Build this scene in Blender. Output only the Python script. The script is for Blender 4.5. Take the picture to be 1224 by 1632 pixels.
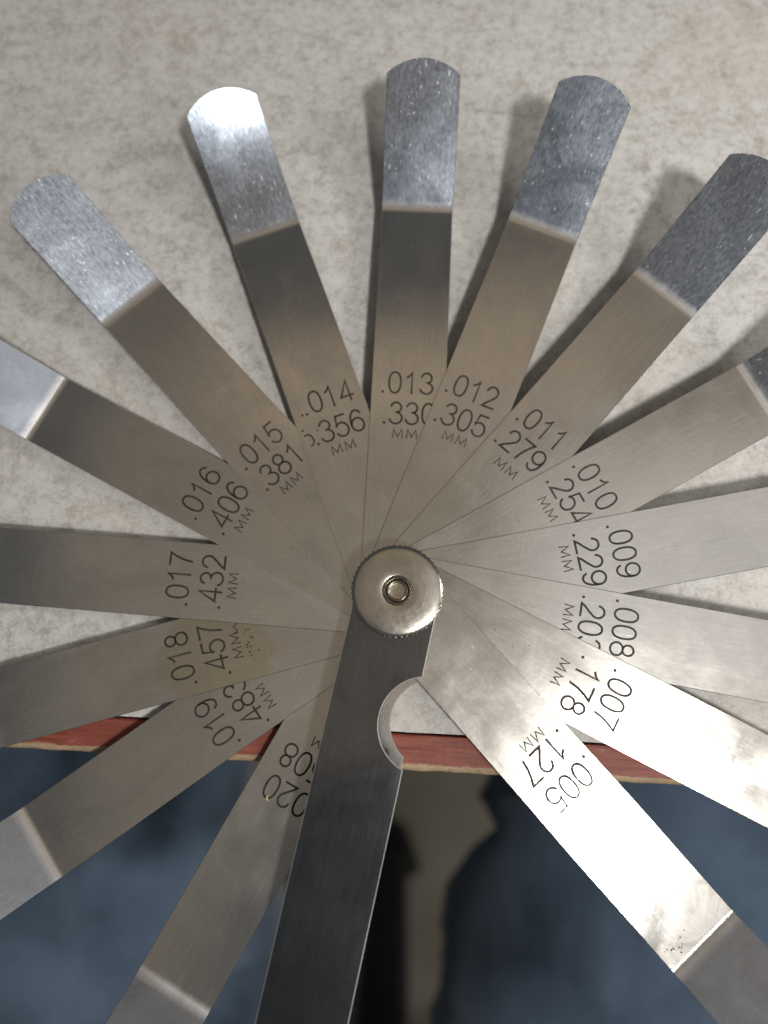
import bpy, bmesh, math, random
from mathutils import Vector, Matrix, noise

random.seed(7)
for o in list(bpy.data.objects):
    bpy.data.objects.remove(o)
S = bpy.context.scene
COL = S.collection
MM = 0.001
rad = math.radians

# ------------------------------------------------------------------ camera
cam_d = bpy.data.cameras.new('camera')
cam = bpy.data.objects.new('camera', cam_d)
COL.objects.link(cam)
S.camera = cam
cam_d.sensor_fit = 'VERTICAL'
cam_d.lens = 4.3
cam_d.sensor_height = 4.3 * 1632 / 1226.0
cam_d.sensor_width = cam_d.sensor_height * 0.75
cam_d.clip_start = 0.005
cam_d.clip_end = 50
_R = (Matrix.Rotation(rad(-10.222), 3, 'X') @ Matrix.Rotation(rad(-0.897), 3, 'Y'))
cam.matrix_world = Matrix.Translation(Vector((-0.246, -8.919, 132.627)) * MM) @ _R.transposed().to_4x4()
cam_d.dof.use_dof = True
cam_d.dof.focus_distance = 0.1215
cam_d.dof.aperture_fstop = 1.35
cam_d.dof.aperture_blades = 0

# ------------------------------------------------------------------ light
W = bpy.data.worlds.new('World')
S.world = W
W.use_nodes = True
bg = W.node_tree.nodes['Background']
bg.inputs[0].default_value = (0.92, 0.96, 1.0, 1)
bg.inputs[1].default_value = 0.095


def area(name, loc, target, sx, sy, power, color, rotz=0.0):
    d = bpy.data.lights.new(name, 'AREA')
    d.shape = 'RECTANGLE'
    d.size, d.size_y = sx, sy
    d.energy = power
    d.color = color
    o = bpy.data.objects.new(name, d)
    COL.objects.link(o)
    o.location = loc
    q = (Vector(target) - Vector(loc)).to_track_quat('-Z', 'Y')
    o.rotation_euler = (q.to_matrix() @ Matrix.Rotation(rotz, 3, 'Z')).to_euler()
    return o


# bright shaded lamp above the sitter's right hand, a second one further off to the right
t = area('tube_lamp', (0.150, -0.160, 0.445), (0.075, 0.03, 0.0), 0.032, 0.060, 0.32, (1.0, 0.985, 0.955), rad(6))
t.data.spread = rad(78)
area('side_lamp', (0.42, 0.06, 0.34), (0.03, 0.03, 0.0), 0.09, 0.09, 0.62, (1.0, 0.97, 0.92))
# added fill light at the sitter's right, brightens the legs and floor
area('leg_fill_light', (0.95, -0.62, 0.95), (0.05, -0.1, -0.15), 0.5, 0.5, 3.2, (1.0, 0.95, 0.88))
# added unseen panels, warm and cool, that colour the blade reflections
area('reflection_panel', (0.22, 0.21, 1.2), (0.22, 0.21, 0), 1.05, 0.86, 0.58, (1.0, 0.76, 0.50))
area('warm_reflection_strip', (0.04, 0.46, 1.15), (0.04, 0.46, 0), 0.60, 0.17, 0.065, (1.0, 0.72, 0.42))  # added for the golden band reflected in the upper blades
area('cool_reflection_panel', (0.44, 0.07, 1.1), (0.44, 0.07, 0), 0.50, 0.42, 0.30, (0.93, 0.97, 1.0))  # added for the silver tone reflected in the right-hand blades
area('reflection_panel_side', (-0.47, 0.0, 1.2), (-0.47, 0.0, 0), 0.32, 1.1, 0.165, (1.0, 0.80, 0.55))

S.view_settings.view_transform = 'Standard'
S.view_settings.look = 'None'
S.view_settings.gamma = 1
S.view_settings.exposure = 0.15
S.view_settings.use_curve_mapping = False
S.render.engine = 'CYCLES'
S.cycles.max_bounces = 6


# ------------------------------------------------------------------ node helper
class NT:
    def __init__(self, name):
        self.m = bpy.data.materials.new(name)
        self.m.use_nodes = True
        self.t = self.m.node_tree
        self.t.nodes.clear()
        self.out = self.n('ShaderNodeOutputMaterial')

    def n(self, typ, ins=None, **kw):
        nd = self.t.nodes.new(typ)
        for k, v in kw.items():
            setattr(nd, k, v)
        for k, v in (ins or {}).items():
            self.set(nd, k, v)
        return nd

    def set(self, nd, k, v):
        if hasattr(v, 'is_output') or isinstance(v, bpy.types.NodeSocket):
            self.t.links.new(v, nd.inputs[k])
        else:
            s = nd.inputs[k]
            if s.type == 'RGBA' and len(v) == 3:
                v = (*v, 1)
            s.default_value = v

    def coords(self, scale=(1, 1, 1), seed=False):
        tc = self.n('ShaderNodeTexCoord')
        src = tc.outputs['Object']
        if seed:
            oi = self.n('ShaderNodeObjectInfo')
            mu = self.n('ShaderNodeMath', {0: oi.outputs['Random'], 1: 3.0}, operation='MULTIPLY')
            ad = self.n('ShaderNodeVectorMath', {0: src, 1: mu.outputs[0]}, operation='ADD')
            src = ad.outputs[0]
        mp = self.n('ShaderNodeMapping', {'Vector': src, 'Scale': scale})
        return mp.outputs[0]

    def noise(self, vec, scale, detail=4, rough=0.55, dist=0.0):
        return self.n('ShaderNodeTexNoise', {'Vector': vec, 'Scale': scale, 'Detail': detail,
                                             'Roughness': rough, 'Distortion': dist}).outputs['Fac']

    def ramp(self, fac, stops, interp='LINEAR'):
        r = self.n('ShaderNodeValToRGB', {'Fac': fac})
        cr = r.color_ramp
        cr.interpolation = interp
        while len(cr.elements) < len(stops):
            cr.elements.new(0.5)
        for e, (p, c) in zip(cr.elements, stops):
            e.position = p
            e.color = (c, c, c, 1) if not hasattr(c, '__len__') else (*c[:3], 1)
        return r.outputs[0]

    def math(self, op, a, b=0.0, c=0.0, clamp=False):
        return self.n('ShaderNodeMath', {0: a, 1: b, 2: c}, operation=op, use_clamp=clamp).outputs[0]

    def mix(self, fac, a, b, blend='MIX'):
        nd = self.n('ShaderNodeMix', data_type='RGBA', blend_type=blend)
        self.set(nd, 0, fac)
        self.set(nd, 6, a)
        self.set(nd, 7, b)
        return nd.outputs[2]

    def maprange(self, v, a, b, c, d):
        return self.n('ShaderNodeMapRange', {0: v, 1: a, 2: b, 3: c, 4: d}).outputs[0]

    def bump(self, h, dist, strength=1.0, normal=None):
        ins = {'Height': h, 'Distance': dist, 'Strength': strength}
        if normal is not None:
            ins['Normal'] = normal
        return self.n('ShaderNodeBump', ins).outputs[0]

    def done(self, shader):
        self.t.links.new(shader, self.out.inputs[0])
        return self.m


def principled(N, **kw):
    names = {'base': 'Base Color', 'rough': 'Roughness', 'metal': 'Metallic', 'normal': 'Normal',
             'spec': 'Specular IOR Level', 'coat': 'Coat Weight', 'sheen': 'Sheen Weight', 'aniso': 'Anisotropic'}
    return N.n('ShaderNodeBsdfPrincipled', {names[k]: v for k, v in kw.items()})


def steel(name, base=(0.60, 0.585, 0.56), rough=0.175, haze=0.42, hazemix=0.10, stain=None, tip=True, fleck=1.0, glint=1.0,
          brush=(60, 1500, 1), smudge=0.35):
    """ground spring steel: a fairly sharp lobe plus a wide haze, fine rubbed grain, flecks and smears"""
    N = NT(name)
    raw = N.n('ShaderNodeTexCoord').outputs['Object']
    c = N.coords(seed=True)
    cs = N.coords(brush, seed=True)
    grain = N.noise(cs, 3.0, 3, 0.6)
    smear = N.noise(c, 120.0, 4, 0.6, 0.6)
    fine = N.noise(c, 1500.0, 3, 0.6)
    r1 = N.maprange(smear, 0.3, 0.75, rough * 0.75, rough * 1.45)
    col = N.mix(N.maprange(smear, 0.35, 0.7, 0.0, 0.55), base, tuple(b * 0.86 for b in base))
    col = N.mix(N.maprange(fine, 0.35, 0.7, 0.0, 0.35), col, tuple(b * 0.72 for b in base))
    rnd = N.n('ShaderNodeObjectInfo').outputs['Random']
    col = N.mix(N.math('MULTIPLY', rnd, 0.9), col, tuple(b * k for b, k in zip(base, (0.72, 0.70, 0.67))))
    r1 = N.math('MULTIPLY', r1, N.maprange(rnd, 0.0, 1.0, 0.85, 1.12))
    sm = N.noise(N.coords((0.6, 1.0, 1), seed=True), 70.0, 5, 0.65, 1.2)
    col = N.mix(N.maprange(sm, 0.42, 0.68, 0.0, smudge), col, tuple(b * 0.55 for b in base))
    col = N.mix(N.maprange(grain, 0.5, 0.8, 0.0, 0.22), col, tuple(min(b * 1.35, 0.85) for b in base))
    # rubbed tip: mottled metal beyond the bend, its dark bluish reflection put into the colour
    sx = N.n('ShaderNodeSeparateXYZ', {0: raw})
    if tip:
        mott = N.noise(N.coords((0.55, 1.5, 1), seed=True), 1500.0, 4, 0.7)
        isT = N.maprange(sx.outputs[0], 0.0688, 0.0704, 0.0, 1.0)
        mt = N.maprange(mott, 0.35, 0.68, 0.0, 1.0)
        mt = N.math('MULTIPLY_ADD', mt, fleck, 0.6 * (1 - fleck))
        tcol = N.mix(mt, (0.20, 0.225, 0.27), (0.43, 0.46, 0.515))
        col = N.mix(isT, col, tcol)
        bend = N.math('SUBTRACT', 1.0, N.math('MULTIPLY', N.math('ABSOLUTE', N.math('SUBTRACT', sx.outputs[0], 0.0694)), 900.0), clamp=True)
        col = N.mix(N.math('MULTIPLY', bend, 0.18), col, (0.85, 0.85, 0.85))  # highlight along the bend painted into the colour
        r1 = N.math('ADD', r1, N.math('ADD', N.math('MULTIPLY', isT, 0.04), N.math('MULTIPLY', bend, 0.10)))
    if stain:
        cx, cy, sr = stain
        dv = N.n('ShaderNodeVectorMath', {0: raw, 1: (cx, cy, 0)}, operation='SUBTRACT')
        ln = N.n('ShaderNodeVectorMath', {0: dv.outputs[0]}, operation='LENGTH').outputs['Value']
        edge = N.math('ADD', ln, N.math('MULTIPLY', N.math('SUBTRACT', N.noise(c, 170.0, 5), 0.5), 0.0085))
        sf = N.maprange(edge, sr * 0.9, sr * 1.08, 0.36, 0.0)
        col = N.mix(sf, col, (0.40, 0.34, 0.15))
    # bright rubbed flecks and short scratches
    c2 = N.coords((450, 2300, 1), seed=True)
    fl = N.noise(c2, 1.0, 2, 0.5)
    flf = N.ramp(fl, [(0.0, 0), (0.735, 0), (0.78, 1)])
    if tip:
        f3 = N.ramp(N.noise(N.coords((900, 2100, 1), seed=True), 1.0, 2, 0.5), [(0.0, 0), (0.665, 0), (0.75, 1)])
        f3 = N.math('MULTIPLY', N.math('MULTIPLY', f3, isT), fleck)
        flf = N.math('MAXIMUM', flf, f3)
        col = N.mix(N.math('MULTIPLY', f3, 0.7), col, (0.82, 0.85, 0.90))
    hgt = N.math('ADD', N.math('MULTIPLY', grain, 0.4), N.math('MULTIPLY', fine, 0.6))
    b1 = N.bump(hgt, 0.000010, 1.0)
    b2 = b1
    g1 = principled(N, base=col, rough=r1, metal=1.0, normal=b2)
    g2 = principled(N, base=col, rough=haze, metal=1.0, normal=b2)
    fm = N.math('ADD', N.math('MULTIPLY', flf, 0.35 * glint), N.math('ADD', hazemix, N.maprange(grain, 0.4, 0.75, 0.0, 0.02)), clamp=True)
    mx = N.n('ShaderNodeMixShader', {0: fm, 1: g1.outputs[0], 2: g2.outputs[0]})
    return N.done(mx.outputs[0])


M_BLADE = steel('blade_steel')
M_BLADE_PLAIN = steel('blade_steel_plain_tip', fleck=0.15)
M_BLADE_STAIN = steel('blade_steel_stained', stain=(0.0315, 0.0010, 0.0092))
M_COVER = steel('cover_steel', base=(0.175, 0.18, 0.19), rough=0.15, haze=0.38, hazemix=0.06, tip=False, glint=0.5, smudge=1.0,
                brush=(40, 1100, 1))

M_EDGE = steel('lit_rubbed_edge_steel', base=(0.75, 0.74, 0.72), rough=0.5, haze=0.8, hazemix=0.5, tip=False, glint=0.3)  # rubbed edges, lightened further to paint the light they catch


def nickel():
    N = NT('worn_nickel')
    c = N.coords()
    raw = N.n('ShaderNodeTexCoord').outputs['Object']
    sx = N.n('ShaderNodeSeparateXYZ', {0: raw})
    r2 = N.math('SQRT', N.math('ADD', N.math('POWER', sx.outputs[0], 2), N.math('POWER', sx.outputs[1], 2)))
    rings = N.noise(N.n('ShaderNodeCombineXYZ', {0: N.math('MULTIPLY', r2, 2600.0)}).outputs[0], 1.0, 2)
    sp = N.noise(c, 1300, 4, 0.65)
    bl = N.noise(c, 260, 4, 0.6)
    col = N.mix(N.maprange(bl, 0.35, 0.65, 0, 1), (0.50, 0.465, 0.40), (0.40, 0.375, 0.335))
    col = N.mix(N.maprange(sp, 0.58, 0.75, 0, 0.45), col, (0.30, 0.27, 0.22))
    b = N.bump(N.math('ADD', N.math('MULTIPLY', rings, 0.8), N.math('MULTIPLY', sp, 0.25)), 0.000014, 0.9)
    p = principled(N, base=col, metal=1.0, rough=N.maprange(sp, 0.3, 0.7, 0.19, 0.26), normal=b)
    return N.done(p.outputs[0])


M_NICKEL = nickel()


def screw_mat():
    N = NT('dark_screw_steel')
    c = N.coords()
    sp = N.noise(c, 1500, 3, 0.6)
    p = principled(N, base=N.mix(sp, (0.30, 0.26, 0.20), (0.62, 0.56, 0.47)), metal=1.0, rough=0.2,
                   normal=N.bump(sp, 0.00003, 0.8))
    return N.done(p.outputs[0])


M_SCREW = screw_mat()


def ink(name, strength, tone=(0.010, 0.008, 0.006)):
    """laser-etched oxide, worn thin in places so that the steel shows"""
    N = NT(name)
    c = N.coords(seed=True)
    w = N.noise(c, 420, 3, 0.6)
    f = N.noise(c, 2600, 3, 0.6)
    s = N.math('ADD', N.math('MULTIPLY', w, 0.65), N.math('MULTIPLY', f, 0.35))
    fac = N.maprange(s, 0.30, 0.70, max(strength - 0.30, 0.0), min(strength + 0.25, 1.0))
    p = principled(N, base=N.mix(fac, (0.10, 0.09, 0.075), tone), rough=0.6, spec=0.2)
    return N.done(p.outputs[0])


M_INK = ink('etched_black', 0.90)
M_INK_SOFT = ink('etched_grey', 0.76)
M_INK_FAINT = ink('etched_faint', 0.5)


def laminate():
    N = NT('grey_laminate')
    c = N.coords()
    a = N.noise(c, 200, 5, 0.62, 0.3)
    b = N.noise(c, 620, 4, 0.62, 0.5)
    d = N.noise(c, 1900, 3, 0.6)
    big = N.noise(c, 22, 3, 0.5)
    v = N.math('ADD', N.math('ADD', N.math('MULTIPLY', a, 0.34), N.math('MULTIPLY', b, 0.36)), N.math('MULTIPLY', d, 0.30))
    col = N.ramp(v, [(0.36, (0.30, 0.28, 0.25)), (0.44, (0.415, 0.395, 0.365)), (0.52, (0.53, 0.515, 0.49)), (0.66, (0.62, 0.61, 0.59))])
    col = N.mix(N.maprange(big, 0.42, 0.68, 0.0, 0.22), col, (0.44, 0.385, 0.31))
    # hair scratches
    sc = N.n('ShaderNodeTexVoronoi', {'Vector': N.coords((9, 42, 1)), 'Scale': 1.0, 'Randomness': 1.0}, feature='DISTANCE_TO_EDGE')
    br = N.noise(c, 60, 2)
    ln = N.math('MULTIPLY', N.math('LESS_THAN', sc.outputs[0], 0.0085), N.maprange(br, 0.52, 0.66, 0, 0.22))
    col = N.mix(ln, col, (0.15, 0.13, 0.11))
    p = principled(N, base=col, rough=N.maprange(b, 0.3, 0.7, 0.42, 0.6), normal=N.bump(d, 0.00003, 0.5), spec=0.35)
    return N.done(p.outputs[0])


M_LAM = laminate()


def red_wood():
    """red painted wood, rubbed back to bare wood along its outer arris (object y = distance from that arris)"""
    N = NT('worn_red_wood')
    raw = N.n('ShaderNodeTexCoord').outputs['Object']
    sx = N.n('ShaderNodeSeparateXYZ', {0: raw})
    c = N.coords()
    gr = N.noise(N.coords((70, 1500, 900)), 1.0, 4, 0.65, 0.4)
    bl = N.noise(N.coords((120, 330, 330)), 1.0, 4, 0.6)
    fine = N.noise(c, 900, 4, 0.65)
    paint = N.mix(N.maprange(gr, 0.3, 0.7, 0, 1), (0.14, 0.028, 0.018), (0.28, 0.075, 0.042))
    paint = N.mix(N.maprange(bl, 0.45, 0.75, 0, 0.75), paint, (0.26, 0.065, 0.058))
    wood = N.mix(fine, (0.14, 0.085, 0.042), (0.56, 0.42, 0.27))
    d = N.math('ADD', sx.outputs[1], N.math('MULTIPLY', N.math('SUBTRACT', fine, 0.5), 0.0011))
    d = N.math('ADD', d, N.math('MULTIPLY', N.math('SUBTRACT', bl, 0.5), 0.0012))
    w = N.maprange(d, 0.00095, 0.00125, 1.0, 0.0)
    chips = N.maprange(N.math('ADD', N.math('MULTIPLY', bl, 0.5), N.math('MULTIPLY', fine, 0.5)), 0.615, 0.66, 0.0, 0.55)
    col = N.mix(N.math('MAXIMUM', w, chips), paint, wood)
    p = principled(N, base=col, rough=0.55, normal=N.bump(N.math('ADD', gr, fine), 0.00012, 0.7), spec=0.4)
    return N.done(p.outputs[0])


M_RED = red_wood()


def simple(name, a, b, scale, rough=0.6, metal=0.0, bump=0.0):
    N = NT(name)
    c = N.coords()
    v = N.noise(c, scale, 4, 0.6)
    ins = dict(base=N.mix(N.maprange(v, 0.3, 0.7, 0, 1), a, b), rough=rough, metal=metal)
    if bump:
        ins['normal'] = N.bump(v, bump, 1.0)
    return N.done(principled(N, **ins).outputs[0])


def denim():
    N = NT('blue_denim')
    c = N.coords()
    tw = N.n('ShaderNodeTexWave', {'Vector': N.coords((1, 1, 0.6)), 'Scale': 260.0, 'Distortion': 1.5}, bands_direction='DIAGONAL').outputs['Fac']
    v = N.noise(c, 14, 5, 0.6)
    s = N.noise(N.coords((40, 18, 30)), 1.0, 4, 0.6)
    col = N.mix(N.maprange(v, 0.35, 0.65, 0, 1), (0.030, 0.050, 0.082), (0.120, 0.175, 0.250))
    col = N.mix(N.maprange(s, 0.5, 0.75, 0, 0.4), col, (0.17, 0.24, 0.32))
    col = N.mix(N.math('MULTIPLY', tw, 0.3), col, (0.10, 0.13, 0.17))
    p = principled(N, base=col, rough=0.9, spec=0.15, sheen=0.2)
    return N.done(p.outputs[0])


M_DENIM = denim()
M_FLOOR = simple('tan_floor', (0.40, 0.35, 0.27), (0.55, 0.49, 0.40), 9, 0.6)
M_BLACK = simple('black_plastic', (0.012, 0.012, 0.013), (0.03, 0.03, 0.03), 60, 0.5)
M_DARKW = simple('dark_wood_core', (0.03, 0.022, 0.016), (0.07, 0.05, 0.035), 200, 0.8)
M_SEAT = simple('charcoal_seat_cloth', (0.02, 0.02, 0.022), (0.05, 0.05, 0.055), 300, 0.95)
M_SHOE = simple('black_leather', (0.01, 0.01, 0.01), (0.03, 0.028, 0.026), 80, 0.45)
M_LEG = simple('grey_table_steel', (0.25, 0.25, 0.25), (0.35, 0.35, 0.35), 60, 0.4, 0.6)
M_FLAKE = simple('brass_flake', (0.62, 0.45, 0.16), (0.8, 0.62, 0.28), 2000, 0.35, 0.8)


# ------------------------------------------------------------------ object helpers
def link(name, me, mat, parent=None, loc=(0, 0, 0), rotz=0.0):
    if mat is not None and not me.materials:
        me.materials.append(mat)
    o = bpy.data.objects.new(name, me)
    COL.objects.link(o)
    o.location = loc
    o.rotation_euler = (0, 0, rotz)
    o.parent = parent
    return o


def empty(name, loc=(0, 0, 0), rotz=0.0):
    o = bpy.data.objects.new(name, None)
    COL.objects.link(o)
    o.empty_display_size = 0.01
    o.location = loc
    o.rotation_euler = (0, 0, rotz)
    return o


def tag(o, label, cat, group=None):
    o['label'] = label
    o['category'] = cat
    if group:
        o['group'] = group


def mesh(name, verts, faces, smooth=None):
    me = bpy.data.meshes.new(name)
    me.from_pydata([tuple(v) for v in verts], [], faces)
    bm = bmesh.new()
    bm.from_mesh(me)
    bmesh.ops.recalc_face_normals(bm, faces=bm.faces)
    bm.to_mesh(me)
    bm.free()
    if smooth is not None:
        for p in me.polygons:
            p.use_smooth = True
        me.set_sharp_from_angle(angle=rad(smooth))
    return me


def box(name, x0, x1, y0, y1, z0, z1, bev=0.0, seg=2):
    bm = bmesh.new()
    bmesh.ops.create_cube(bm, size=1)
    for v in bm.verts:
        v.co = Vector(((x0 + x1) / 2 + v.co.x * (x1 - x0), (y0 + y1) / 2 + v.co.y * (y1 - y0), (z0 + z1) / 2 + v.co.z * (z1 - z0)))
    if bev:
        bmesh.ops.bevel(bm, geom=bm.edges[:], offset=bev, segments=seg, affect='EDGES', profile=0.5)
    me = bpy.data.meshes.new(name)
    bm.to_mesh(me)
    bm.free()
    if bev:
        for p in me.polygons:
            p.use_smooth = True
        me.set_sharp_from_angle(angle=rad(35))
    return me


def lathe(name, prof, n=64, wob=None, smooth=35):
    """prof: (r, z) list; r = 0 closes the ends; wob(i, r, z) -> r"""
    V, F = [], []
    rows = []
    for (r, z) in prof:
        if r <= 1e-9:
            rows.append([len(V)])
            V.append((0, 0, z))
        else:
            row = []
            for i in range(n):
                a = 2 * math.pi * i / n
                rr = wob(i, r, z) if wob else r
                row.append(len(V))
                V.append((rr * math.cos(a), rr * math.sin(a), z))
            rows.append(row)
    for a, b in zip(rows, rows[1:]):
        for i in range(n):
            j = (i + 1) % n
            if len(a) == 1 and len(b) == 1:
                continue
            if len(a) == 1:
                F.append((a[0], b[i], b[j]))
            elif len(b) == 1:
                F.append((a[i], a[j], b[0]))
            else:
                F.append((a[i], a[j], b[j], b[i]))
    return mesh(name, V, F, smooth)


# ------------------------------------------------------------------ the setting
FLOOR_Z = -0.75
fl = link('floor', box('floor', -2, 2, -2, 2, FLOOR_Z - 0.05, FLOOR_Z), M_FLOOR)
fl['kind'] = 'structure'

# table: its front edge runs at a slight angle to the picture
EDGE_A = math.atan(-0.052)
TZ = 1.8 * MM                       # height of the table top
TBL = empty('work_table', (0, 0, TZ), 0)
tag(TBL, 'table with grey mottled laminate top and worn red wooden edge under the gauge', 'table')
ca, sa = math.cos(EDGE_A), math.sin(EDGE_A)
Y0, Y1 = -22.35 * MM * ca, -28.15 * MM * ca      # perpendicular distance of the strip's inner and outer side


def tl(name, me, mat, parent=TBL):
    return link(name, me, mat, parent, (0, 0, 0), EDGE_A)


# laminate sheet with a slightly ragged front edge
V, F = [], []
n = 240
for i in range(n + 1):
    x = -0.35 + 0.7 * i / n
    jit = 0.00016 * noise.noise((x * 400, 3.1, 0)) + 0.0001 * noise.noise((x * 1500, 1.1, 0))
    V += [(x, Y0 + 0.00035 + jit, 0.0), (x, Y0 + 0.00035 + jit, -0.0012), (x, 0.60, 0.0), (x, 0.60, -0.0012)]
for i in range(n):
    a, b = 4 * i, 4 * i + 4
    F += [(a, b, b + 2, a + 2), (a, a + 1, b + 1, b), (a + 2, b + 2, b + 3, a + 3), (a + 1, a + 3, b + 3, b + 1)]
F += [(0, 2, 3, 1), (4 * n, 4 * n + 1, 4 * n + 3, 4 * n + 2)]
top = tl('laminate_sheet', mesh('laminate_sheet', V, F), M_LAM)
tl('core_board', box('core_board', -0.349, 0.349, Y0 + 0.0003, 0.599, -0.024, -0.00122), M_DARKW)

# red strip: rounded outer arris, uneven along its length
prof = [(5.8, -24), (5.8, -0.6), (5.65, -0.32), (5.3, -0.25)]
for k in range(1, 8):
    prof.append((5.3 - 4.0 * k / 7, -0.25 - 0.02 * math.sin(k)))
for k in range(1, 8):
    t = k / 7 * math.pi / 2
    prof.append((1.3 - 1.3 * math.sin(t), -0.25 - 1.3 * (1 - math.cos(t))))
prof += [(0.0, -12), (0.0, -24)]
V, F = [], []
n = 260
m = len(prof)
for i in range(n + 1):
    x = -0.35 + 0.7 * i / n
    for k, (py, pz) in enumerate(prof):
        wy = 0.22 * noise.noise((x * 260, py * 0.7, 0.3)) if py < 1.2 else 0.05 * noise.noise((x * 400, py, 2.2))
        wz = 0.06 * noise.noise((x * 300, py * 1.2, 5.0))
        V.append((x, (py + wy) * MM, (pz + wz) * MM))
for i in range(n):
    for k in range(m):
        k2 = (k + 1) % m
        F.append((i * m + k, (i + 1) * m + k, (i + 1) * m + k2, i * m + k2))
F += [tuple(range(m)), tuple(n * m + k for k in range(m))]
st = tl('edge_strip', mesh('edge_strip', V, F, 50), M_RED)
st.location = (-sa * Y1, ca * Y1, 0)
for sx_ in (-0.31, 0.31):
    for sy_ in (0.05, 0.55):
        me = box('leg', sx_ - 0.018, sx_ + 0.018, sy_ - 0.018, sy_ + 0.018, FLOOR_Z - TZ, -0.0241, 0.003)
        tl('leg', me, M_LEG)

# ------------------------------------------------------------------ feeler gauge
GAUGE = empty('feeler_gauge', (0, 0, 0))   # heights are measured from 1.8 mm below the table top
tag(GAUGE, 'steel feeler gauge fanned open like a wheel with fifteen marked blades and knurled nut', 'feeler gauge')

HW = 6.35
RB = 69.53           # distance of the bend from the pivot
BEND = rad(29)
TIP = 24.6
RTIP = 9.3
SAG = RTIP - math.sqrt(RTIP ** 2 - HW ** 2)

# name, mm text, thickness, direction (deg), sideways play, rise at the bend (mm), roll (deg)
BL = [('020', '508', .508, 240.04, .21, .25, 0.0), ('019', '483', .483, 214.92, -.58, -.55, 0.0),
      ('018', '457', .457, 195.03, .56, -.1, 0.0), ('017', '432', .432, 175.21, .29, -.25, 0.0),
      ('016', '406', .406, 151.65, .32, -.65, 0.0), ('015', '381', .381, 132.52, -.36, .4, 0.0),
      ('014', '356', .356, 109.63, .25, -.75, 0.0), ('013', '330', .330, 87.04, -.17, -.85, 0.0),
      ('012', '305', .305, 68.04, .09, .3, 0.0), ('011', '279', .279, 48.57, -.36, .3, 0.0),
      ('010', '254', .254, 28.84, -.38, .1, 0.0), ('009', '229', .229, 10.35, -.04, .2, 0.0),
      ('008', '203', .203, 349.39, .33, .3, 1.6), ('007', '178', .178, 332.81, .45, -.7, 2.6),
      ('005', '127', .127, 311.58, -.29, -1.6, 0.0)]
TXT = {'020': [(36.48, -.14), (30.94, .04), (27.13, -1.5)], '019': [(36.0, -.15), (30.45, -.18), (26.95, -1.53)],
       '018': [(37.13, .37), (31.44, .41), (27.72, -.38)], '017': [(36.48, .71), (31.01, .63), (27.44, -.32)],
       '016': [(37.7, .33), (32.28, .3), (28.76, -.72)], '015': [(34.69, .02), (29.59, .23), (26.07, -.75)],
       '014': [(35.83, .91), (30.24, 1.02), (26.61, .1)], '013': [(36.19, .35), (30.76, .81), (27.19, -.3)],
       '012': [(36.9, -.32), (31.46, -.29), (27.88, -.72)], '011': [(37.09, .07), (31.85, -.34), (27.7, -.68)],
       '010': [(37.42, .04), (32.33, .1), (28.42, -.75)], '009': [(37.28, .13), (31.63, .43), (27.87, -.78)],
       '008': [(36.35, -.29), (31.01, .01), (27.26, -1.0)], '007': [(37.41, .32), (32.13, .68), (28.22, -.33)],
       '005': [(39.26, -.31), (33.81, .03), (30.51, -.86)]}
INK = {'018': (M_INK, M_INK, M_INK_SOFT), '019': (M_INK_SOFT, M_INK, M_INK_SOFT), '020': (M_INK, M_INK, M_INK_SOFT), '009': (M_INK, M_INK, M_INK_SOFT), '011': (M_INK, M_INK, M_INK_SOFT), '014': (M_INK, M_INK, M_INK), '016': (M_INK, M_INK, M_INK), '017': (M_INK, M_INK, M_INK),
       '015': (M_INK_SOFT, M_INK, M_INK_SOFT), '013': (M_INK_SOFT, M_INK, M_INK_SOFT), '012': (M_INK_SOFT, M_INK_SOFT, M_INK_FAINT),
       '005': (M_INK_SOFT, M_INK_SOFT, M_INK_FAINT), '007': (M_INK_SOFT, M_INK, M_INK_SOFT), '010': (M_INK_SOFT, M_INK_SOFT, M_INK_FAINT),
       '008': (M_INK_SOFT, M_INK_SOFT, M_INK_SOFT)}


BRAD = {'005': 1.1, '016': 2.2, '019': 1.4, '013': 4.0, '012': 4.6, '010': 3.4}
CURL = {'014': 14.0, '015': 3.0, '013': 0.0, '011': 2.5}
BENDS = {'014': 23.0, '015': 24.0, '016': 27.0}


def zrise(r, rise):
    if r <= 38:
        return 0.0
    t = (r - 38) / (RB - 38)
    return rise * t * t


def twist(r, roll):
    t = min(max((r - 14) / 22, 0.0), 1.0)
    return math.tan(rad(roll)) * t * t * (3 - 2 * t)


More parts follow.
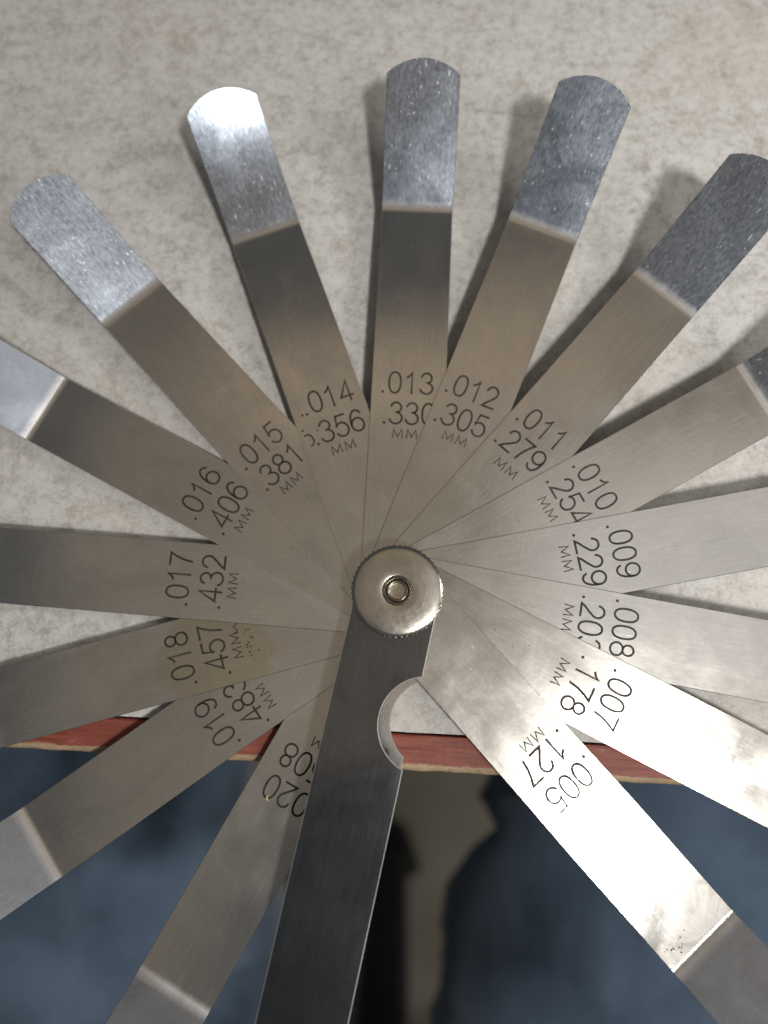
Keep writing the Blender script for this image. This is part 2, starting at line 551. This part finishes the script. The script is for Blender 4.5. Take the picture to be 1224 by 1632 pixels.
def blade_mesh(name, th, rise, roll=0.0, bend=29.0, curl=0.0, nm_=''):
    """plate along +x with round pivot end, bent-up tip; z = 0 is its top at the pivot"""
    st_ = []     # (x, z, tangent angle, half width)
    for k in range(0, 9):
        a = k / 8 * math.pi / 2
        st_.append((-HW * math.cos(a), 0, 0, max(HW * math.sin(a), 0.25)))
    for k in range(1, 37):
        x = (RB - 1.2) * k / 36
        sl = 0 if x <= 38 else 2 * rise * (x - 38) / (RB - 38) ** 2
        st_.append((x, zrise(x, rise), math.atan(sl), HW))
    x, z, a0, _ = st_[-1]
    R = BRAD.get(nm_, 5.0)
    for k in range(1, 9):
        a = a0 + rad(bend) * k / 8
        da = rad(bend) / 8
        am = a - da / 2
        L = 2 * R * math.sin(da / 2)
        x += L * math.cos(am)
        z += L * math.sin(am)
        st_.append((x, z, a, HW))
    a = st_[-1][2]
    L0 = TIP - 1.5
    bx, bz = x, z
    ds = [(L0 - SAG) * k / 10 for k in range(1, 11)]
    ds = [(d, HW - 0.02) for d in ds]
    for q in (.75, .5, .3, .15, .06, .015, 0.0):
        ds.append((L0 - SAG * q, max(math.sqrt(max(RTIP ** 2 - (RTIP - SAG * q) ** 2, 0.0)), 0.2)))
    pd = 0.0
    for (d, w) in ds:
        t = max(0.0, (d / L0 - 0.25) / 0.75)
        aa = a + rad(curl) * t * t * (3 - 2 * t)
        bx += (d - pd) * math.cos(aa)
        bz += (d - pd) * math.sin(aa)
        pd = d
        st_.append((bx, bz, aa, w))
    b = min(0.07, th * 0.35)
    V, F = [], []
    for (x, z, a, w) in st_:
        nx, nz = -math.sin(a), math.cos(a)
        for (yy, dd) in ((-w, -th), (w, -th), (w, -b), (w - b, 0), (0, 0), (-w + b, 0), (-w, -b)):
            V.append(((x + nx * dd) * MM, yy * MM, (z + nz * dd + yy * twist(x, roll)) * MM))
    m = 7
    for i in range(len(st_) - 1):
        for k in range(m):
            k2 = (k + 1) % m
            F.append((i * m + k, (i + 1) * m + k, (i + 1) * m + k2, i * m + k2))
    F += [tuple(range(m)), tuple((len(st_) - 1) * m + k for k in range(m))]
    me = mesh(name, V, F, 24)
    for p in me.polygons:          # narrow rubbed arris on both long sides, painted as a lit line on some blades
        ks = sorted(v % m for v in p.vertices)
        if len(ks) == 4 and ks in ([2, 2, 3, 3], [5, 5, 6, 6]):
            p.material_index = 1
    return me


# -------- stroke lettering
def arc(cx, cy, rx, ry, a0, a1, n=14):
    return [(cx + rx * math.cos(rad(a0 + (a1 - a0) * i / n)), cy + ry * math.sin(rad(a0 + (a1 - a0) * i / n))) for i in range(n + 1)]


def sup(cx, cy, rx, ry, e=2.0, n=28):
    P = []
    for i in range(n):
        t = 2 * math.pi * i / n
        c, s = math.cos(t), math.sin(t)
        P.append((cx + rx * math.copysign(abs(c) ** (2 / e), c), cy + ry * math.copysign(abs(s) ** (2 / e), s)))
    return P


SIX = [(.53, .82), (.46, .94), (.34, 1.0), (.22, .98), (.11, .87), (.035, .69), (.0, .47), (.0, .31)]
GL = {
    '0': [(sup(.28, .5, .27, .5, 2.3), True)],
    '1': [([(.10, .76), (.22, .83), (.33, 1.0), (.33, 0)], False)],
    '2': [(arc(.285, .72, .255, .28, 172, -38, 14) + [(.30, .33), (.12, .15), (.02, 0), (.55, 0)], False)],
    '3': [(arc(.27, .765, .235, .235, 165, -80, 13) + arc(.265, .27, .285, .27, 84, -165, 16), False)],
    '4': [([(.42, 0), (.42, 1), (0, .26), (.57, .26)], False)],
    '5': [([(.52, 1), (.13, 1), (.06, .53)] + arc(.265, .325, .285, .325, 138, -158, 16), False)],
    '6': [(sup(.28, .31, .28, .31), True), (SIX, False)],
    '7': [([(0, 1), (.55, 1), (.40, .73), (.27, .40), (.19, 0)], False)],
    '8': [(sup(.28, .765, .22, .235), True), (sup(.28, .27, .275, .27), True)],
    '9': [([(.56 - x, 1 - y) for x, y in sup(.28, .31, .28, .31)], True), ([(.56 - x, 1 - y) for x, y in SIX], False)],
    'M': [([(.0, .0), (.09, .98), (.55, .12), (1.02, .98), (1.11, 0)], False)],
}


def ribbon(pts, closed, w, V, F):
    n = len(pts)
    base = len(V)
    for i in range(n):
        p = Vector(pts[i])
        if closed:
            a, b = Vector(pts[i - 1]), Vector(pts[(i + 1) % n])
        else:
            a, b = Vector(pts[max(i - 1, 0)]), Vector(pts[min(i + 1, n - 1)])
        d1 = (p - a).normalized() if (p - a).length > 1e-9 else None
        d2 = (b - p).normalized() if (b - p).length > 1e-9 else None
        d1 = d1 or d2
        d2 = d2 or d1
        n1, n2 = Vector((-d1.y, d1.x)), Vector((-d2.y, d2.x))
        mm_ = n1 + n2
        mm_ = mm_.normalized() if mm_.length > 1e-6 else n1
        k = min(1 / max(mm_.dot(n1), 0.25), 2.2)
        if not closed and i in (0, n - 1):
            p = p + (-d1 if i == 0 else d2) * w * 0.4
        V += [p + mm_ * w * k * .5, p - mm_ * w * k * .5]
    for i in range(n if closed else n - 1):
        j = (i + 1) % n
        F.append((base + 2 * i, base + 2 * j, base + 2 * j + 1, base + 2 * i + 1))


def disc(c, r, V, F, n=10):
    b = len(V)
    for i in range(n):
        V.append(Vector((c[0] + r * math.cos(2 * math.pi * i / n), c[1] + r * math.sin(2 * math.pi * i / n))))
    F.append(tuple(range(b, b + n)))


def text_mesh(name, chars, u, tx, h, adv, wid, rise, dot=None, lift=0.014, roll=0.0):
    """chars set along text-x, centre of the row at (u, tx); returns a sheet in blade space"""
    V, F = [], []
    k = len(chars)
    for i, ch in enumerate(chars):
        x0 = tx + (i - (k - 1) / 2) * adv
        gw = 1.11 if ch == 'M' else 0.56
        for pts, cl in GL[ch]:
            ribbon([(x0 + (px - gw / 2) * h, u - h / 2 + py * h) for px, py in pts], cl, wid, V, F)
    if dot is not None:
        disc((tx + dot, u - h / 2 + 0.12), 0.25, V, F)
    VV = [(p.y * MM, -p.x * MM, (zrise(p.y, rise) + lift - p.x * twist(p.y, roll)) * MM) for p in V]
    me = bpy.data.meshes.new(name)
    me.from_pydata(VV, [], F)
    bm = bmesh.new()
    bm.from_mesh(me)
    bmesh.ops.recalc_face_normals(bm, faces=bm.faces)
    for f in bm.faces:
        if f.normal.z < 0:
            f.normal_flip()
    bm.to_mesh(me)
    bm.free()
    return me


def marks_mesh(name, dots=(), lines=(), rise=0.0, w=0.26, lift=0.018, roll=0.0):
    V, F = [], []
    for (u, t, r) in dots:
        disc((t, u), r, V, F, 8)
    for pts in lines:
        ribbon([(t, u) for (u, t) in pts], False, w, V, F)
    me = bpy.data.meshes.new(name)
    me.from_pydata([(p.y * MM, -p.x * MM, (zrise(p.y, rise) + lift - p.x * twist(p.y, roll)) * MM) for p in V], [], F)
    bm = bmesh.new()
    bm.from_mesh(me)
    for f in bm.faces:
        f.normal_update()
        if f.normal.z < 0:
            f.normal_flip()
    bm.to_mesh(me)
    bm.free()
    return me


z = 3.0
blades = {}
ROLL = {'020': .4, '019': 1.0, '018': .3, '017': .9, '016': .2, '015': 1.1, '014': .6, '013': .1, '012': 1.0, '011': .4, '010': 1.2, '009': .7}
for (nm, mmv, th, ang, off, rise, roll) in BL:
    roll = ROLL.get(nm, roll)
    z += th + 0.09
    a = rad(ang)
    b = link('blade', blade_mesh('blade', th, rise, roll, BENDS.get(nm, 29.0), CURL.get(nm, 1.5), nm), M_BLADE_STAIN if nm == '018' else (M_BLADE_PLAIN if nm in ('016', '005', '019', '020') else M_BLADE), GAUGE,
             (-math.sin(a) * off * MM, math.cos(a) * off * MM, z * MM), a)
    b.data.materials.append(M_EDGE if nm in ('014', '015', '016') else M_BLADE)  # lighter steel paints bright edge lines on these three blades
    b['label'] = 'blade marked .%s inch and .%s MM' % (nm, mmv)
    blades[nm] = b
    i1, i2, i3 = INK.get(nm, (M_INK_SOFT, M_INK_SOFT, M_INK_SOFT))
    (u1, t1), (u2, t2), (u3, t3) = TXT[nm]
    link('inch_marking', text_mesh('inch_marking', nm, u1, t1, 3.7, 2.72, .34, rise, -4.75, roll=roll), i1, b)
    link('millimetre_marking', text_mesh('millimetre_marking', mmv, u2, t2, 3.75, 2.72, .35, rise, -4.7, roll=roll), i2, b)
    link('unit_marking', text_mesh('unit_marking', 'MM', u3, t3, 1.5, 2.35, .20, rise, roll=roll), i3, b)

# stray etch marks
link('stray_marking', marks_mesh('stray_marking', [(34.2, -4.7, .2), (31.6, -5.5, .22), (30.9, -3.1, .16)],
                                 [[(30.6, -5.5), (30.7, -4.9), (30.2, -4.35), (29.3, -4.2), (28.7, -4.55), (28.6, -4.9)]], roll=.6), M_INK, blades['014'])
rs = random.Random(3)
link('stray_marking', marks_mesh('stray_marking', [(26.3 - 2.2 * rs.random() ** 2 - abs(k) * .15, k * .75 + rs.random() * .5, .07 + .13 * rs.random()) for k in range(-5, 7) for _ in range(2)],
                                 [[(27.9, 1.5), (26.9, 2.0), (27.6, 2.7), (26.6, 3.2), (26.9, 3.9)]], w=.16, roll=.3), M_INK_SOFT, blades['018'])
link('stray_marking', marks_mesh('stray_marking', [(36.3, 3.9 + .35 * k, .08) for k in range(4)] + [(35.7, 4.3, .08), (35.9, 4.7, .07), (43.3, 1.0, .13), (41.6, 3.5, .1), (41.6, 3.9, .1), (41.6, 4.3, .1)]), M_INK_SOFT, blades['005'])
link('stray_marking', marks_mesh('stray_marking', [(54.5 + rs.gauss(0, .6), .4 + rs.gauss(0, 1.3), .06 + .08 * rs.random()) for k in range(14)] +
                                 [(66.5 + rs.gauss(0, .8), 3.2 + rs.gauss(0, 1.3), .06 + .1 * rs.random()) for k in range(16)], rise=-1.6), M_INK_FAINT, blades['005'])
for nm in ('016', '015', '011', '010', '012', '017', '007'):
    link('stray_marking', marks_mesh('stray_marking', [(rs.uniform(14, 24), rs.uniform(-2, 3), .09) for _ in range(3)], roll={'007': 2.6}.get(nm, ROLL.get(nm, 0.0))), M_INK_SOFT, blades[nm])

# covers with the thumb notch
CA = 257.2


def cover_mesh(name, th, ncu, ncv, nr, length=103.0, hw=6.63):
    # outline in (u, v), v > 0 = notch side
    P = []
    for k in range(0, 17):                       # round pivot end, from -v over to +v
        a = -math.pi / 2 - math.pi * k / 16
        P.append((hw * math.cos(a), hw * math.sin(a)))
    d = math.sqrt(nr ** 2 - (ncv - hw) ** 2)
    a0 = math.atan2(hw - ncv, -d)
    a1 = math.atan2(hw - ncv, d)
    for k in range(0, 41):
        a = a0 + (a1 - a0) * k / 40
        P.append((ncu + nr * math.cos(a), ncv + nr * math.sin(a)))
    for k in range(0, 17):
        a = math.pi / 2 - math.pi * k / 16
        P.append((length - hw + hw * math.cos(a), hw * math.sin(a)))
    bm = bmesh.new()
    vs = [bm.verts.new((u * MM, v * MM, 0)) for u, v in P]
    f = bm.faces.new(vs)
    f.normal_update()
    if f.normal.z < 0:
        f.normal_flip()
    ext = bmesh.ops.extrude_face_region(bm, geom=[f])
    for v in ext['geom']:
        if isinstance(v, bmesh.types.BMVert):
            v.co.z -= th * MM
    bmesh.ops.recalc_face_normals(bm, faces=bm.faces)
    ed = [e for e in bm.edges if len(e.link_faces) == 2 and e.calc_face_angle(0) > 1.2 and (abs(e.verts[0].co.z - e.verts[1].co.z) < 1e-7)]
    bmesh.ops.bevel(bm, geom=ed, offset=0.15 * MM, segments=1, affect='EDGES')
    bmesh.ops.triangulate(bm, faces=[f for f in bm.faces if len(f.verts) > 4])
    for f in bm.faces:
        f.normal_update()
        f.material_index = 0 if abs(f.normal.z) > 0.95 else 1
    me = bpy.data.meshes.new(name)
    bm.to_mesh(me)
    bm.free()
    return me


tc = link('cover', cover_mesh('cover', 0.95, 18.92, 8.75, 7.41), M_COVER, GAUGE, (0, 0, (z + 0.97) * MM), rad(CA))
tc.data.materials.append(M_EDGE)
tc['label'] = 'dark polished upper cover plate with thumb notch'
bc = link('cover', cover_mesh('cover', 0.8, 18.93, 10.3, 7.12), M_BLADE, GAUGE, (0, 0, 3.0 * MM), rad(CA))
bc.data.materials.append(M_EDGE)
bc['label'] = 'lower cover plate beneath the blades'
ZC = z + 0.97

# knurled nut
NT_ = 64


def knurl(i, r, zz):
    return r - 0.30 * MM * (0.5 + 0.5 * math.cos(i * 2 * math.pi / 5)) if r > 7.2 * MM else r


pr = [(2.0, 0.02), (7.0, 0.02), (7.3, 0.25), (7.3, 1.75), (7.24, 1.98), (7.08, 2.15), (6.85, 2.28), (6.5, 2.37), (5.5, 2.46), (4.6, 2.52), (3.5, 2.56), (2.5, 2.57),
      (2.38, 2.54), (1.82, 1.85), (1.78, 1.1), (1.78, 0.3)]
nut = link('knurled_nut', lathe('knurled_nut', [(r * MM, zz * MM) for r, zz in pr], 260, knurl, 28), M_NICKEL, GAUGE, (-0.05 * MM, 0.30 * MM, ZC * MM))
nut['label'] = 'round nickel nut with knurled rim'
pr = [(0, 1.62), (0.7, 1.60), (1.25, 1.68), (1.32, 1.95), (1.45, 2.0), (1.6, 1.9), (1.62, 1.5), (1.62, -7.0), (0, -7.0)]
sc = link('screw', lathe('screw', [(r * MM, zz * MM) for r, zz in pr], 48, None, 28), M_SCREW, GAUGE, (-0.05 * MM, 0.30 * MM, ZC * MM))
pr = [(0, 2.19), (6.6, 2.19), (7.2, 2.1), (7.2, 1.9), (6.9, 1.8), (0, 1.8)]
link('screw_head', lathe('screw_head', [(r * MM, zz * MM) for r, zz in pr], 96, lambda i, r, zz: r - (0.2 * MM if i % 3 == 0 and r > 7 * MM else 0), 28), M_NICKEL, GAUGE, (0, 0, 0))

# a tiny bright chip lying on the lowest blade
V, F = [], []
P = [(0, 0), (.25, .12), (.75, .2), (1.0, .45), (.85, -.2), (.4, -.18)]
for zz in (0.0, 0.07):
    V += [(x * MM * 0.95, y * MM * 0.95, zz * MM) for x, y in P]
F = [tuple(range(6)), tuple(range(6, 12))] + [(i, (i + 1) % 6, 6 + (i + 1) % 6, 6 + i) for i in range(6)]
a = rad(240.04)
flk = link('metal_flake', mesh('metal_flake', V, F), M_FLAKE, None,
           ((math.cos(a) * 37.8 + math.sin(a) * 2.3) * MM, (math.sin(a) * 37.8 - math.cos(a) * 2.3) * MM, (3.0 + .598 + 0.016) * MM), rad(260))
tag(flk, 'tiny golden flake lying on the blade marked .020', 'flake')

# ------------------------------------------------------------------ the sitter's legs
J = {'pelvis': (-.02, -.42, -.19), 'waist': (-.02, -.47, -.06)}
VS = [J['pelvis'], J['waist']]
RD = [(.105, .115), (.13, .10)]
ED = [(0, 1)]
for s, pth in ((1, [(.075, -.37, -.205, .088), (.084, -.28, -.208, .086), (.090, -.19, -.208, .083), (.112, -.10, -.206, .077), (.140, .0, -.203, .068), (.160, .07, -.215, .060),
                    (.165, .10, -.30, .056), (.165, .10, -.45, .058), (.165, .09, -.58, .052), (.165, .09, -.68, .050)]),
               (-1, [(-.115, -.37, -.205, .088), (-.115, -.28, -.208, .086), (-.116, -.19, -.210, .083), (-.128, -.10, -.208, .077), (-.155, .0, -.205, .068), (-.175, .07, -.217, .060),
                     (-.18, .10, -.30, .056), (-.18, .10, -.45, .058), (-.18, .09, -.58, .052), (-.18, .09, -.68, .050)])):
    prev = 0
    for (x, y, zz, r) in pth:
        VS.append((x, y, zz))
        RD.append((r, r))
        ED.append((prev, len(VS) - 1))
        prev = len(VS) - 1
pm = bpy.data.meshes.new('body')
pm.from_pydata(VS, ED, [])
tmp = bpy.data.objects.new('tmp_body', pm)
COL.objects.link(tmp)
tmp.modifiers.new('skin', 'SKIN')
for i, sv in enumerate(pm.skin_vertices[0].data):
    sv.radius = RD[i]
    sv.use_root = (i == 0)
sb = tmp.modifiers.new('sub', 'SUBSURF')
sb.levels = 3
dg = bpy.context.evaluated_depsgraph_get()
bme = bpy.data.meshes.new_from_object(tmp.evaluated_get(dg))
bpy.data.objects.remove(tmp)
for v in bme.vertices:
    p = v.co
    nrm = v.normal
    f = noise.noise((p.x * 9 + 0.6 * noise.noise((p.y * 6, p.z * 5, 3)), p.y * 26 + p.x * 8, p.z * 10))
    g = noise.noise((p.x * 30, p.y * 55, p.z * 30))
    f2 = noise.noise((p.x * 5 + 7, p.y * 48 + p.x * 22 + 2.0 * noise.noise((p.x * 8, p.y * 8, 1)), p.z * 6))
    v.co = p + nrm * (0.012 * (1 - abs(f2) * 2.2) + 0.006 * (1 - abs(f) * 2.2) + 0.002 * g)
for p in bme.polygons:
    p.use_smooth = True
bme.materials.clear()
PER = empty('person', (-0.02, -0.15, FLOOR_Z))
tag(PER, 'person in blue denim jeans sitting at the table with knees under it', 'person')
bo = link('jeans', bme, M_DENIM, PER, (0.02, 0.15, -FLOOR_Z))
bo['label'] = 'faded blue denim trouser legs'
for s, x in ((1, .165), (-1, -.18)):
    V, F = [], []
    stn = [(-.055, .030, .060), (-.03, .040, .085), (.03, .042, .085), (.08, .046, .062), (.14, .050, .048), (.19, .042, .036), (.215, .020, .022)]
    for (yy, w, h) in stn:
        for k in range(14):
            t = 2 * math.pi * k / 14
            V.append((x + w * math.cos(t), .09 + yy, FLOOR_Z + max(0.0, h * (0.5 + 0.62 * math.sin(t)))))
    for i in range(len(stn) - 1):
        for k in range(14):
            F.append((i * 14 + k, i * 14 + (k + 1) % 14, (i + 1) * 14 + (k + 1) % 14, (i + 1) * 14 + k))
    F += [tuple(range(14)), tuple((len(stn) - 1) * 14 + k for k in range(14))]
    link('shoe', mesh('shoe', V, F, 60), M_SHOE, PER, (0.02, 0.15, -FLOOR_Z))

# ------------------------------------------------------------------ the chair below
CH = empty('swivel_chair', (-0.02, -0.44, FLOOR_Z))
tag(CH, 'black swivel chair base and seat under the sitter, blurred', 'chair')
me = box('seat', -.23, .23, -.22, .19, 0.385, 0.452, 0.028, 4)
link('seat', me, M_SEAT, CH)
link('column', lathe('column', [(0, .386), (.026, .386), (.026, .22), (.034, .22), (.034, .07), (0, .07)], 32), M_BLACK, CH)
arm_v, arm_f = [], []
for (x, w, z0, z1) in ((.0, .030, .072, .118), (.12, .025, .066, .100), (.235, .018, .058, .076)):
    arm_v += [(x, -w, z0), (x, w, z0), (x, w * .7, z1), (x, -w * .7, z1)]
for i in range(2):
    for k in range(4):
        arm_f.append((i * 4 + k, i * 4 + (k + 1) % 4, i * 4 + 4 + (k + 1) % 4, i * 4 + 4 + k))
arm_f += [(0, 1, 2, 3), (8, 9, 10, 11)]
arm_me = mesh('base_arm', arm_v, arm_f)
cv, cf = [], []
for sgn in (-1, 1):
    b0 = len(cv)
    for (yy, r) in ((.006, .024), (.009, .028), (.022, .028), (.026, .022)):
        for k in range(20):
            t = 2 * math.pi * k / 20
            cv.append((r * math.cos(t), sgn * yy, r * math.sin(t) + .028))
    for i in range(3):
        for k in range(20):
            cf.append((b0 + i * 20 + k, b0 + i * 20 + (k + 1) % 20, b0 + (i + 1) * 20 + (k + 1) % 20, b0 + (i + 1) * 20 + k))
    cf += [tuple(b0 + k for k in range(20)), tuple(b0 + 60 + k for k in range(20))]
b0 = len(cv)
cv += [(-.006, -.007, .02), (.006, -.007, .02), (.006, .007, .02), (-.006, .007, .02), (-.006, -.007, .06), (.006, -.007, .06), (.006, .007, .06), (-.006, .007, .06)]
cf += [tuple(b0 + k for k in q) for q in ((0, 1, 2, 3), (4, 5, 6, 7), (0, 1, 5, 4), (1, 2, 6, 5), (2, 3, 7, 6), (3, 0, 4, 7))]
cas_me = mesh('caster', cv, cf, 40)
arm_me.materials.append(M_BLACK)
cas_me.materials.append(M_BLACK)
for k in range(5):
    a = rad(87 + 72 * k)
    ar = link('base_arm', arm_me, None, CH, (0, 0, 0), a)
    link('caster', cas_me, None, ar, (.222, 0, 0), rad(25 + 40 * k))
